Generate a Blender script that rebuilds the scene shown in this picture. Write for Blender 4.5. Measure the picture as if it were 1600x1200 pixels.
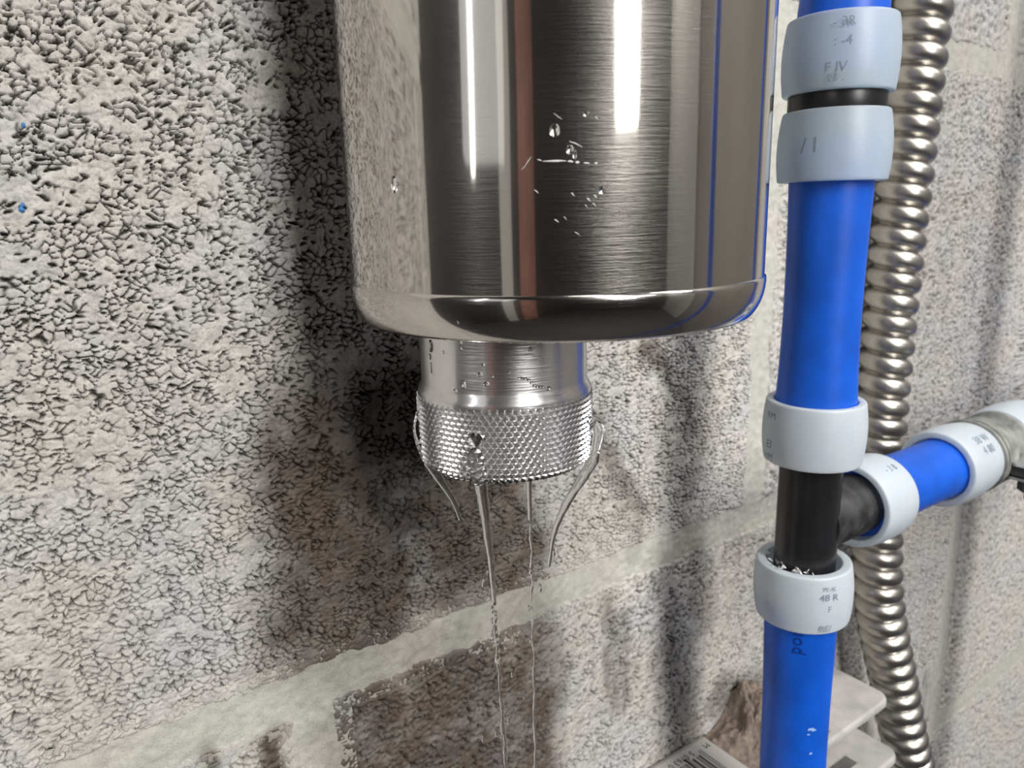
import bpy, math, random
import numpy as np
from mathutils import Vector, Matrix

random.seed(7)
rng = np.random.default_rng(11)
for o in list(bpy.data.objects):
    bpy.data.objects.remove(o)
scene = bpy.context.scene
COL = scene.collection

# ------------------------------------------------------------------ camera
cam_d = bpy.data.cameras.new('camera')
cam = bpy.data.objects.new('camera', cam_d)
COL.objects.link(cam)
scene.camera = cam
YAW, PITCH, ROLL = 0.61411, -0.22917, -0.02458
fwd = Vector((math.sin(YAW) * math.cos(PITCH), math.cos(YAW) * math.cos(PITCH), math.sin(PITCH)))
r0 = Vector((math.cos(YAW), -math.sin(YAW), 0))
u0 = r0.cross(fwd)
rt = r0 * math.cos(ROLL) + u0 * math.sin(ROLL)
up = -r0 * math.sin(ROLL) + u0 * math.cos(ROLL)
cam.matrix_world = Matrix(((rt.x, up.x, -fwd.x, -0.26454), (rt.y, up.y, -fwd.y, -0.19166),
                           (rt.z, up.z, -fwd.z, 0.13455), (0, 0, 0, 1)))
cam_d.sensor_width = 36
cam_d.lens = 1165.2 / 1600 * 36
cam_d.clip_start = 0.005
cam_d.clip_end = 50
cam_d.dof.use_dof = True
cam_d.dof.focus_distance = 0.168
cam_d.dof.aperture_fstop = 30.0

# ------------------------------------------------------------------ world, lamps, exposure
world = bpy.data.worlds.new('world')
scene.world = world
world.use_nodes = True
world.node_tree.nodes['Background'].inputs[0].default_value = (0.9, 0.95, 1, 1)
world.node_tree.nodes['Background'].inputs[1].default_value = 0.02


def area_lamp(name, loc, target, sx, sy, power, color=(1, 1, 1)):
    d = bpy.data.lights.new(name, 'AREA')
    d.shape = 'RECTANGLE'
    d.size, d.size_y = sx, sy
    d.energy = power
    d.color = color
    o = bpy.data.objects.new(name, d)
    COL.objects.link(o)
    o.location = loc
    o.rotation_euler = (Vector(target) - Vector(loc)).to_track_quat('-Z', 'Y').to_euler()
    return o


area_lamp('bright_window_lamp', (-0.25, -1.36, 0.82), (-0.24, 0.0, 0.16), 0.29, 1.15, 24, (1.0, 0.975, 0.94))
area_lamp('side_strip_lamp', (-1.62, -0.385, 0.66), (0.0, -0.385, 0.50), 0.05, 0.90, 1.6, (1.0, 0.98, 0.95))
area_lamp('side_window_lamp', (-1.66, -0.56, 0.68), (0.0, -0.40, 0.40), 0.62, 0.90, 1.1, (0.97, 0.99, 1.0))
area_lamp('fill_lamp_top', (-0.2, -1.0, 1.46), (-0.2, -1.0, 0), 0.3, 1.2, 5.0, (1.0, 0.97, 0.92))  # added overhead fill, lengthens the shadows on the wall
area_lamp('fill_lamp_right', (0.62, -0.85, 1.40), (0.10, 0.0, 0.05), 0.30, 0.9, 19.0, (1.0, 0.97, 0.92))  # added fill, brightens the right of the wall and the pipe
area_lamp('fill_lamp_rear', (0.35, -2.45, 1.46), (0.75, -2.45, 0.0), 0.3, 1.2, 26.0, (1.0, 0.98, 0.95))  # added lamp, lights the pale panel mirrored in the canister

scene.view_settings.view_transform = 'Standard'
scene.view_settings.look = 'None'
scene.view_settings.exposure = 0.0
scene.view_settings.gamma = 1.0
scene.view_settings.use_curve_mapping = False


# ------------------------------------------------------------------ materials
def new_mat(name):
    m = bpy.data.materials.new(name)
    m.use_nodes = True
    nt = m.node_tree
    b = nt.nodes['Principled BSDF']
    return m, nt, b


def N(nt, kind, **kw):
    n = nt.nodes.new(kind)
    for k, v in kw.items():
        if k in n.inputs.keys():
            n.inputs[k].default_value = v
        else:
            setattr(n, k, v)
    return n


def L(nt, a, b):
    nt.links.new(a, b)


def ramp(nt, fac, stops):
    r = nt.nodes.new('ShaderNodeValToRGB')
    e = r.color_ramp.elements
    while len(e) < len(stops):
        e.new(0.5)
    for i, (p, c) in enumerate(stops):
        e[i].position = p
        e[i].color = (c[0], c[1], c[2], 1) if len(c) == 3 else c
    L(nt, fac, r.inputs[0])
    return r


def mixc(nt, fac, a, b, mode='MIX'):
    n = nt.nodes.new('ShaderNodeMix')
    n.data_type = 'RGBA'
    n.blend_type = mode
    for s, v in ((0, fac), (6, a), (7, b)):
        if hasattr(v, 'links') or isinstance(v, bpy.types.NodeSocket):
            L(nt, v, n.inputs[s])
        elif s == 0:
            n.inputs[s].default_value = v
        else:
            n.inputs[s].default_value = (v[0], v[1], v[2], 1)
    return n.outputs[2]


def masonry(name, base, tint_a, tint_b, grain, dark, fleck):
    m, nt, b = new_mat(name)
    tc = N(nt, 'ShaderNodeTexCoord')
    big = N(nt, 'ShaderNodeTexNoise', Scale=28.0, Detail=3.0)
    L(nt, tc.outputs['Object'], big.inputs['Vector'])
    mid = N(nt, 'ShaderNodeTexNoise', Scale=260.0, Detail=3.0)
    L(nt, tc.outputs['Object'], mid.inputs['Vector'])
    fine = N(nt, 'ShaderNodeTexNoise', Scale=grain, Detail=4.0, Roughness=0.7)
    L(nt, tc.outputs['Object'], fine.inputs['Vector'])
    t = ramp(nt, big.outputs['Fac'], [(0.35, tint_a), (0.5, base), (0.66, tint_b)])
    k = ramp(nt, mid.outputs['Fac'], [(0.3, (dark, dark, dark)), (0.62, (1.08, 1.08, 1.08))])
    c = mixc(nt, 1.0, t.outputs[0], k.outputs[0], 'MULTIPLY')
    k2 = ramp(nt, fine.outputs['Fac'], [(0.28, (fleck, fleck, fleck)), (0.5, (1.0, 1.0, 1.0)), (0.75, (1.12, 1.12, 1.12))])
    c = mixc(nt, 1.0, c, k2.outputs[0], 'MULTIPLY')
    pore_att = N(nt, 'ShaderNodeAttribute', attribute_name='pore_shade')
    pore_dark = mixc(nt, 1.0, c, (0.26, 0.25, 0.235), 'MULTIPLY')  # shade of cracks and pits painted into the block colour
    c = mixc(nt, pore_att.outputs['Fac'], c, pore_dark)
    at = N(nt, 'ShaderNodeAttribute', attribute_name='damp')
    stain = N(nt, 'ShaderNodeTexNoise', Scale=45.0, Detail=4.0)
    L(nt, tc.outputs['Object'], stain.inputs['Vector'])
    sc = ramp(nt, stain.outputs['Fac'], [(0.35, (0.150, 0.128, 0.120)), (0.6, (0.175, 0.138, 0.106)), (0.75, (0.14, 0.132, 0.126))])
    wet = mixc(nt, 1.0, c, sc.outputs[0], 'MULTIPLY')
    c = mixc(nt, at.outputs['Fac'], c, wet)
    L(nt, c, b.inputs['Base Color'])
    rr = N(nt, 'ShaderNodeMapRange')
    rr.inputs['To Min'].default_value = 0.9
    rr.inputs['To Max'].default_value = 0.5
    L(nt, at.outputs['Fac'], rr.inputs['Value'])
    L(nt, rr.outputs[0], b.inputs['Roughness'])
    bp = N(nt, 'ShaderNodeBump', Strength=0.55, Distance=0.0005)
    L(nt, fine.outputs['Fac'], bp.inputs['Height'])
    L(nt, bp.outputs[0], b.inputs['Normal'])
    return m


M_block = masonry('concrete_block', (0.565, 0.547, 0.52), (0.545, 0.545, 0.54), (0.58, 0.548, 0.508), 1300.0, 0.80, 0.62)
M_mortar = masonry('mortar', (0.53, 0.525, 0.475), (0.50, 0.51, 0.46), (0.55, 0.53, 0.48), 1600.0, 0.9, 0.8)
M_debris = masonry('mortar_rubble', (0.31, 0.25, 0.20), (0.27, 0.22, 0.18), (0.36, 0.29, 0.235), 900.0, 0.65, 0.6)


def plain(name, color, rough=0.5, metal=0.0, noise=0.0, nscale=60.0, **kw):
    m, nt, b = new_mat(name)
    b.inputs['Metallic'].default_value = metal
    b.inputs['Roughness'].default_value = rough
    for k, v in kw.items():
        b.inputs[k.replace('_', ' ')].default_value = v
    if noise:
        tc = N(nt, 'ShaderNodeTexCoord')
        nz = N(nt, 'ShaderNodeTexNoise', Scale=nscale, Detail=5.0)
        L(nt, tc.outputs['Object'], nz.inputs['Vector'])
        lo = tuple(x * (1 - noise) for x in color)
        hi = tuple(min(1, x * (1 + noise)) for x in color)
        r = ramp(nt, nz.outputs['Fac'], [(0.35, lo), (0.65, hi)])
        L(nt, r.outputs[0], b.inputs['Base Color'])
    else:
        b.inputs['Base Color'].default_value = (*color, 1)
    return m


def brushed(name, color, rough, haze, haze_amount, line, bump, zscale, tilt=0.0):
    """polished steel: sharp lobe plus a hazy lobe, with fine brushing lines round the body"""
    m, nt, b = new_mat(name)
    b.inputs['Base Color'].default_value = (*color, 1)
    b.inputs['Metallic'].default_value = 1
    b.inputs['Roughness'].default_value = rough
    tc = N(nt, 'ShaderNodeTexCoord')
    mp = N(nt, 'ShaderNodeMapping')
    mp.inputs['Scale'].default_value = (zscale * 0.05, zscale * 0.05, zscale)
    mp.inputs['Rotation'].default_value = (tilt, tilt, 0)
    L(nt, tc.outputs['Object'], mp.inputs['Vector'])
    nz = N(nt, 'ShaderNodeTexNoise', Scale=1.0, Detail=4.0, Roughness=0.65)
    L(nt, mp.outputs[0], nz.inputs['Vector'])
    bp = N(nt, 'ShaderNodeBump', Strength=bump, Distance=0.0002)
    L(nt, nz.outputs['Fac'], bp.inputs['Height'])
    # broad soft dents that bend the reflections
    dn = N(nt, 'ShaderNodeTexNoise', Scale=22.0, Detail=1.0)
    L(nt, tc.outputs['Object'], dn.inputs['Vector'])
    bd = N(nt, 'ShaderNodeBump', Strength=0.12, Distance=0.002)
    L(nt, dn.outputs['Fac'], bd.inputs['Height'])
    L(nt, bd.outputs[0], b.inputs['Normal'])
    L(nt, bd.outputs[0], bp.inputs['Normal'])
    b2 = N(nt, 'ShaderNodeBsdfPrincipled')
    b2.inputs['Base Color'].default_value = (*color, 1)
    b2.inputs['Metallic'].default_value = 1
    b2.inputs['Roughness'].default_value = haze
    L(nt, bp.outputs[0], b2.inputs['Normal'])
    mx = N(nt, 'ShaderNodeMixShader')
    pn = N(nt, 'ShaderNodeTexNoise', Scale=40.0, Detail=3.0)
    L(nt, tc.outputs['Object'], pn.inputs['Vector'])
    mr = N(nt, 'ShaderNodeMapRange')
    mr.inputs['From Min'].default_value = 0.3
    mr.inputs['From Max'].default_value = 0.7
    mr.inputs['To Min'].default_value = haze_amount * 0.6
    mr.inputs['To Max'].default_value = min(1, haze_amount * 1.4)
    L(nt, pn.outputs['Fac'], mr.inputs['Value'])
    L(nt, mr.outputs[0], mx.inputs[0])
    L(nt, b.outputs[0], mx.inputs[1])
    L(nt, b2.outputs[0], mx.inputs[2])
    L(nt, mx.outputs[0], nt.nodes['Material Output'].inputs['Surface'])
    return m


M_steel = brushed('polished_steel', (0.575, 0.55, 0.515), 0.06, 0.28, 0.175, 0, 0.5, 2600.0, 0.10)
M_cap = brushed('polished_steel_cap', (0.60, 0.575, 0.545), 0.06, 0.2, 0.3, 0, 0.35, 1500.0)
M_alu = brushed('satin_aluminium', (0.80, 0.79, 0.79), 0.16, 0.34, 0.6, 0, 0.5, 2000.0)
M_knurl = plain('knurled_aluminium', (0.90, 0.90, 0.90), 0.27, 1.0)
M_conduit = plain('galvanised_conduit', (0.50, 0.48, 0.44), 0.35, 1.0, 0.10, 90.0)
M_blue = plain('blue_polyethylene', (0.002, 0.098, 0.61), 0.42, 0.0, 0.14, 70.0)
M_black = plain('black_polymer', (0.012, 0.012, 0.014), 0.34, 0.0, 0.2, 90.0)
M_dusty = plain('dusty_grey_fitting', (0.22, 0.225, 0.215), 0.7, 0.0, 0.45, 130.0)
M_rubber = plain('dark_rubber', (0.05, 0.05, 0.05), 0.6, 0.0, 0.3, 200.0)
M_bright = plain('bright_plated_steel', (0.72, 0.72, 0.70), 0.2, 1.0)
M_ink = plain('faded_black_ink', (0.22, 0.26, 0.32), 0.6)
M_ink_blue = plain('ink_on_blue', (0.003, 0.036, 0.28), 0.45)
M_ink_dark = plain('barcode_ink', (0.02, 0.02, 0.02), 0.5)
M_label = plain('paper_label', (0.42, 0.405, 0.39), 0.45, 0.0, 0.06, 60.0)
M_carton = plain('grey_cardboard', (0.30, 0.28, 0.26), 0.8, 0.0, 0.12, 120.0)
M_ledge = plain('dusty_zinc', (0.50, 0.49, 0.47), 0.7, 0.15, 0.14, 90.0)
M_opening_shade = plain('opening_shade', (0.13, 0.125, 0.12), 0.7, 0.2, 0.2, 120.0)  # dark tone paints the shade inside the slot and drain holes
M_residue = plain('dried_water_residue', (0.72, 0.72, 0.72), 0.5, 0.0)
M_shell = plain('dark_room_paint', (0.030, 0.027, 0.028), 0.8, 0.0, 0.1, 2.0)
M_greywall = plain('grey_wall_paint', (0.25, 0.232, 0.21), 0.8, 0.0, 0.08, 3.0)
M_pale = plain('pale_trim_paint', (0.6, 0.6, 0.58), 0.6)
M_brown = plain('added_brown_panel_paint', (0.42, 0.20, 0.15), 0.5, 0.0, 0.2, 6.0)
M_floor = plain('room_floor', (0.05, 0.048, 0.05), 0.8, 0.0, 0.1, 3.0)


def ring_mat(name, clear, lo, hi):
    m, nt, b = new_mat(name)
    tc = N(nt, 'ShaderNodeTexCoord')
    nz = N(nt, 'ShaderNodeTexNoise', Scale=70.0, Detail=3.0)
    L(nt, tc.outputs['Object'], nz.inputs['Vector'])
    r = ramp(nt, nz.outputs['Fac'], [(0.35, lo), (0.65, hi)])
    L(nt, r.outputs[0], b.inputs['Base Color'])
    b.inputs['Roughness'].default_value = 0.42
    b.inputs['IOR'].default_value = 1.48
    b.inputs['Transmission Weight'].default_value = clear
    return m


M_ring = ring_mat('translucent_white_polyethylene', 0.45, (0.80, 0.885, 0.95), (0.86, 0.93, 0.98))
M_ring_clear = ring_mat('clearer_white_polyethylene', 0.62, (0.72, 0.86, 0.99), (0.78, 0.90, 1.0))


def water_mat():
    m, nt, b = new_mat('clear_water')
    b.inputs['Base Color'].default_value = (1, 1, 1, 1)
    b.inputs['Roughness'].default_value = 0.0
    b.inputs['IOR'].default_value = 1.333
    b.inputs['Transmission Weight'].default_value = 1.0
    return m


M_water = water_mat()


# ------------------------------------------------------------------ object helpers
def empty(name, loc, label, cat, group=None):
    o = bpy.data.objects.new(name, None)
    o.empty_display_size = 0.01
    COL.objects.link(o)
    o.location = loc
    o['label'] = label
    o['category'] = cat
    if group:
        o['group'] = group
    return o


WLOC = {}


def wloc(o):
    p = Vector(o.location)
    q = o.parent
    while q:
        p = p + Vector(q.location)
        q = q.parent
    return p


def mesh_obj(name, V, F, mat, parent=None, origin=None, smooth=True, label=None, cat=None, group=None, kind=None):
    """V in world metres; the object's origin goes to `origin` (or to the parent's)"""
    V = np.asarray(V, float)
    base = Vector((0, 0, 0))
    if parent is not None:
        base = wloc(parent)
    if origin is None:
        origin = base
    origin = Vector(origin)
    me = bpy.data.meshes.new(name)
    V = V - np.array(origin)
    if isinstance(F, np.ndarray):
        n, k = F.shape
        me.vertices.add(len(V))
        me.vertices.foreach_set('co', V.astype(np.float32).ravel())
        me.loops.add(n * k)
        me.loops.foreach_set('vertex_index', F.astype(np.int32).ravel())
        me.polygons.add(n)
        me.polygons.foreach_set('loop_start', np.arange(0, n * k, k, dtype=np.int32))
        me.update(calc_edges=True)
        me.validate()
    else:
        me.from_pydata([tuple(v) for v in V], [], F)
        me.update()
    me.polygons.foreach_set('use_smooth', np.full(len(me.polygons), smooth))
    me.materials.append(mat)
    o = bpy.data.objects.new(name, me)
    COL.objects.link(o)
    if parent is not None:
        o.parent = parent
    o.location = origin - base
    for k, v in (('label', label), ('category', cat), ('group', group), ('kind', kind)):
        if v:
            o[k] = v
    return o


def sharp(o, deg=35):
    """keep hard edges hard on a smooth mesh"""
    me = o.data
    import bmesh
    bm = bmesh.new()
    bm.from_mesh(me)
    for e in bm.edges:
        if len(e.link_faces) == 2 and e.calc_face_angle(0) > math.radians(deg):
            e.smooth = False
    bm.to_mesh(me)
    bm.free()
    return o


def lathe_vf(profile, axis_pt, axis_dir=(0, 0, 1), seg=96, closed=True):
    """profile: list of (radius, distance along axis). closed joins last to first (a ring)"""
    ad = Vector(axis_dir).normalized()
    a = ad.orthogonal().normalized()
    b = ad.cross(a)
    P = Vector(axis_pt)
    V, F = [], []
    n = len(profile)
    for r, h in profile:
        for k in range(seg):
            t = 2 * math.pi * k / seg
            V.append(P + ad * h + (a * math.cos(t) + b * math.sin(t)) * r)
    m = n if closed else n - 1
    for i in range(m):
        i2 = (i + 1) % n
        for k in range(seg):
            k2 = (k + 1) % seg
            F.append((i * seg + k, i * seg + k2, i2 * seg + k2, i2 * seg + k))
    return V, F


def round_profile(pts, rad, steps=4):
    """round the corners of a closed 2D polygon; rad is one value or one per corner"""
    out = []
    n = len(pts)
    for i in range(n):
        p0, p1, p2 = Vector(pts[i - 1]), Vector(pts[i]), Vector(pts[(i + 1) % n])
        rr = rad[i] if isinstance(rad, (list, tuple)) else rad
        d0, d1 = (p0 - p1), (p2 - p1)
        rr = min(rr, d0.length * 0.49, d1.length * 0.49)
        if rr <= 0:
            out.append(tuple(p1))
            continue
        a = p1 + d0.normalized() * rr
        c = p1 + d1.normalized() * rr
        for s in range(steps + 1):
            t = s / steps
            q = a * (1 - t) ** 2 + p1 * 2 * t * (1 - t) + c * t * t
            out.append(tuple(q))
    return out


def tube_vf(path, radii, seg=16, caps=True):
    path = [Vector(p) for p in path]
    n = len(path)
    V, F = [], []
    ref = None
    for i in range(n):
        t = (path[min(i + 1, n - 1)] - path[max(i - 1, 0)]).normalized()
        if ref is None:
            ref = t.orthogonal().normalized()
        ref = (ref - t * ref.dot(t)).normalized()
        b = t.cross(ref)
        for k in range(seg):
            a = 2 * math.pi * k / seg
            V.append(path[i] + (ref * math.cos(a) + b * math.sin(a)) * radii[i])
    for i in range(n - 1):
        for k in range(seg):
            k2 = (k + 1) % seg
            F.append((i * seg + k, i * seg + k2, (i + 1) * seg + k2, (i + 1) * seg + k))
    if caps:
        F.append(tuple(range(seg))[::-1])
        F.append(tuple(range((n - 1) * seg, n * seg)))
    return V, F


def smooth_path(pts, n):
    """Catmull-Rom through (x, y, z, radius) points"""
    P = np.array([pts[0]] + list(pts) + [pts[-1]], float)
    out = []
    m = len(pts) - 1
    for i in range(n):
        u = i / (n - 1) * m
        k = min(int(u), m - 1)
        t = u - k
        p0, p1, p2, p3 = P[k], P[k + 1], P[k + 2], P[k + 3]
        out.append(0.5 * (2 * p1 + (p2 - p0) * t + (2 * p0 - 5 * p1 + 4 * p2 - p3) * t * t + (3 * p1 - p0 - 3 * p2 + p3) * t ** 3))
    return np.array(out)


def box_vf(x0, x1, y0, y1, z0, z1):
    V = [(x, y, z) for x in (x0, x1) for y in (y0, y1) for z in (z0, z1)]
    F = [(0, 1, 3, 2), (4, 6, 7, 5), (0, 4, 5, 1), (2, 3, 7, 6), (0, 2, 6, 4), (1, 5, 7, 3)]
    return V, F


# ------------------------------------------------------------------ numpy noise for the masonry
TAB = rng.random((256, 256))
TABX = rng.random((256, 256))
TABY = rng.random((256, 256))
TABZ = rng.random((256, 256))


def vnoise(x, z, s, ox=0.0):
    u, v = x / s + ox + 1000.0, z / s + ox * 1.7 + 1000.0
    i, j = np.floor(u).astype(int), np.floor(v).astype(int)
    f, g = u - i, v - j
    f = f * f * (3 - 2 * f)
    g = g * g * (3 - 2 * g)
    i0, i1, j0, j1 = i & 255, (i + 1) & 255, j & 255, (j + 1) & 255
    return (TAB[i0, j0] * (1 - f) + TAB[i1, j0] * f) * (1 - g) + (TAB[i0, j1] * (1 - f) + TAB[i1, j1] * f) * g


def fbm(x, z, s, ox=0.0, n=3):
    t, a, w = 0.0, 1.0, 0.0
    for k in range(n):
        t = t + a * vnoise(x, z, s / 2 ** k, ox + 13.7 * k)
        w += a
        a *= 0.55
    return t / w


def worley(x, z, sx, sz, ox=0.0, jit=0.9):
    u, v = x / sx + 500.0 + ox, z / sz + 500.0 + ox
    i, j = np.floor(u).astype(int), np.floor(v).astype(int)
    f1 = np.full(x.shape, 9.0)
    f2 = np.full(x.shape, 9.0)
    idv = np.zeros(x.shape)
    for a in (-1, 0, 1):
        for b in (-1, 0, 1):
            ii, jj = (i + a) & 255, (j + b) & 255
            px = i + a + 0.5 + (TABX[ii, jj] - 0.5) * jit
            py = j + b + 0.5 + (TABY[ii, jj] - 0.5) * jit
            d = np.hypot(u - px, v - py)
            near = d < f1
            f2 = np.where(near, f1, np.minimum(f2, d))
            idv = np.where(near, TABZ[ii, jj], idv)
            f1 = np.where(near, d, f1)
    return f1, f2, idv


def sstep(a, b, x):
    t = np.clip((x - a) / (b - a), 0, 1)
    return t * t * (3 - 2 * t)


# water stains and some painted pipe shade on the masonry: (x0, z0, x1, z1, half width, strength), metres on the wall
STAINS_AND_SHADE = [
    (-0.190, 0.068, -0.190, 0.016, 0.0255, 0.95),
    (-0.165, 0.070, -0.150, 0.030, 0.026, 0.95),
    (-0.142, 0.052, -0.132, 0.018, 0.016, 0.92),
    (-0.188, -0.016, -0.186, -0.130, 0.017, 1.0),
    (-0.158, -0.014, -0.158, -0.150, 0.025, 1.0),
    (-0.130, 0.000, -0.128, -0.150, 0.018, 0.92),
    (-0.094, 0.056, -0.074, 0.022, 0.0055, 0.60),
    (-0.0735, 0.022, -0.0730, 0.004, 0.0035, 0.45),
    (-0.0875, -0.012, -0.0830, -0.060, 0.0038, 0.55),
    (-0.0800, -0.022, -0.0760, -0.060, 0.0032, 0.50),
    (-0.0690, 0.083, -0.0540, 0.066, 0.0035, 0.75),
    (-0.0500, 0.064, -0.0450, 0.052, 0.0040, 0.60),
    (-0.0440, 0.028, -0.0440, 0.002, 0.0045, 0.30),  # this streak and the next two also paint the pipe's shadow
    (-0.0560, -0.010, -0.0480, -0.070, 0.0060, 0.35),
    (-0.0350, -0.008, -0.0300, -0.040, 0.0060, 0.35),
    (-0.0440, -0.070, -0.0380, -0.110, 0.0100, 0.55),
    (-0.2160, -0.010, -0.2150, -0.040, 0.0040, 1.0),
    (-0.2330, -0.008, -0.2340, -0.030, 0.0030, 0.9),
    (-0.0150, -0.085, 0.0100, -0.092, 0.0120, 0.65),
]


def damp(x, z):
    d = np.zeros(x.shape)
    wx = x + (fbm(x, z, 0.012, 3.1) - 0.5) * 0.011
    wz = z + (fbm(x, z, 0.012, 8.4) - 0.5) * 0.011
    for x0, z0, x1, z1, w, s in STAINS_AND_SHADE:
        if x.max() < min(x0, x1) - 3 * w - .02 or x.min() > max(x0, x1) + 3 * w + .02:
            continue
        dx, dz = x1 - x0, z1 - z0
        t = np.clip(((wx - x0) * dx + (wz - z0) * dz) / (dx * dx + dz * dz + 1e-12), 0, 1)
        q = np.hypot(wx - x0 - t * dx, wz - z0 - t * dz)
        soft = 0.35 * w + 0.002
        d = np.maximum(d, s * (1 - sstep(w - soft, w + soft, q)))
    return np.clip(d * (0.75 + 0.5 * fbm(x, z, 0.008, 5.5)), 0, 1)


def block_height(x, z, dist):
    """height in mm of an open textured block face; dist = metres inside the block's edge"""
    gx = x + (vnoise(x, z, 0.003, 21.0) - 0.5) * 0.0020
    gz = z + (vnoise(x, z, 0.003, 37.0) - 0.5) * 0.0020
    f1, f2, idv = worley(gx, gz, 0.0023, 0.0016)
    gap = f2 - f1
    crack = 1 - sstep(0.03, 0.15, gap)
    mask = sstep(0.36, 0.52, fbm(x, z, 0.0034, 2.0, 2))
    h = 0.20 * (1 - f1 * f1) + 0.40 * (idv - 0.5) - 2.3 * crack * mask - 0.10 * crack
    g1, g2, idp = worley(gx + 0.0006 * np.sin(z * 2700), gz, 0.0028, 0.0020, 91.0)
    pit = (1 - sstep(0.16, 0.27, g1)) * (idp > 0.60)
    h = h - 2.8 * pit
    h = h + (fbm(x, z, 0.0011, 4.0, 2) - 0.5) * 0.35 + (fbm(x, z, 0.03, 6.0, 2) - 0.5) * 0.9
    e = dist + (fbm(x, z, 0.006, 9.0) - 0.5) * 0.0045
    pore = np.clip(np.maximum(crack * mask, pit), 0, 1) * sstep(-0.0005, 0.003, e)  # mask where crevice shade is painted
    return h * sstep(-0.0005, 0.003, e) - 5.0 * (1 - sstep(-0.0012, 0.0012, e)), pore


def grid_obj(name, xs, zs, hfun, mat, parent, thickness=0.02):
    X, Z = np.meshgrid(xs, zs, indexing='ij')
    H = hfun(X, Z)
    pore = None
    if isinstance(H, tuple):
        H, pore = H
    nx, nz = X.shape
    V = np.stack([X.ravel(), -H.ravel() * 0.001, Z.ravel()], -1)
    idx = np.arange(nx * nz).reshape(nx, nz)
    F = np.stack([idx[:-1, :-1].ravel(), idx[1:, :-1].ravel(), idx[1:, 1:].ravel(), idx[:-1, 1:].ravel()], -1)
    o = mesh_obj(name, V, F, mat, parent)
    at = o.data.attributes.new('damp', 'FLOAT', 'POINT')
    at.data.foreach_set('value', (damp(X, Z) * (1.0 if pore is not None else 0.5)).ravel().astype(np.float32))
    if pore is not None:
        at = o.data.attributes.new('pore_shade', 'FLOAT', 'POINT')
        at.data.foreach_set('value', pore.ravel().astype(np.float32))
    return o


def axis_steps(a, b, va, vb, fine, coarse=0.006):
    """sample positions from a to b: fine inside [va, vb], coarse outside"""
    lo, hi = max(a, va), min(b, vb)
    parts = []
    if hi <= lo:
        return np.linspace(a, b, max(2, int((b - a) / coarse) + 1))
    if lo > a:
        parts.append(np.linspace(a, lo, max(2, int((lo - a) / coarse) + 1))[:-1])
    parts.append(np.linspace(lo, hi, max(2, int((hi - lo) / fine) + 1)))
    if hi < b:
        parts.append(np.linspace(hi, b, max(2, int((b - hi) / coarse) + 1))[1:])
    return np.concatenate(parts)


# ------------------------------------------------------------------ the room
ROOM = dict(x0=-1.76, x1=0.95, y0=-3.2, z0=-1.22, z1=1.52)
COURSE, HALF, LENGTH, JOINT = 0.2032, 0.2032, 0.4064, 0.0115

V, F = box_vf(ROOM['x0'], ROOM['x1'], 0.0045, 0.20, ROOM['z0'], ROOM['z1'])
wall = mesh_obj('wall_back', V, F, M_mortar, smooth=False, kind='structure', label='textured concrete block wall with pale mortar joints and damp stains')
wall.data.attributes.new('damp', 'FLOAT', 'POINT')


def struct_box(name, a, mat):
    V, F = box_vf(*a)
    return mesh_obj(name, V, F, mat, smooth=False, kind='structure')


R_ = ROOM
struct_box('floor', (R_['x0'], R_['x1'], R_['y0'], 0.2, R_['z0'] - 0.1, R_['z0']), M_floor)
struct_box('ceiling', (R_['x0'], R_['x1'], R_['y0'], 0.2, R_['z1'], R_['z1'] + 0.1), M_shell)
struct_box('wall_left', (R_['x0'] - 0.1, R_['x0'], R_['y0'], 0.2, R_['z0'], R_['z1']), M_shell)
struct_box('wall_right', (R_['x1'], R_['x1'] + 0.1, R_['y0'], 0.2, R_['z0'], R_['z1']), M_greywall)
struct_box('wall_front', (R_['x0'] - 0.1, R_['x1'] + 0.1, R_['y0'] - 0.1, R_['y0'], R_['z0'] - 0.1, R_['z1'] + 0.1), M_shell)

struct_box('added_dark_post', (-0.80, -0.47, -0.085, -0.001, R_['z0'], R_['z1']), M_shell)  # unseen dark post, added for the dark band mirrored in the canister
struct_box('trim_2', (-1.75, -1.74, -1.00, -0.80, R_['z0'], R_['z1']), M_pale)
struct_box('added_pale_panel', (0.915, 0.945, -3.15, -1.62, R_['z0'], 1.0), M_pale)  # unseen pale panel, added to give the canister its silver band
struct_box('added_brown_panel', (-1.755, -1.72, -1.46, -1.13, R_['z0'], 0.95), M_brown)  # unseen brown panel, added to tint a strip of the canister's reflection

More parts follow.
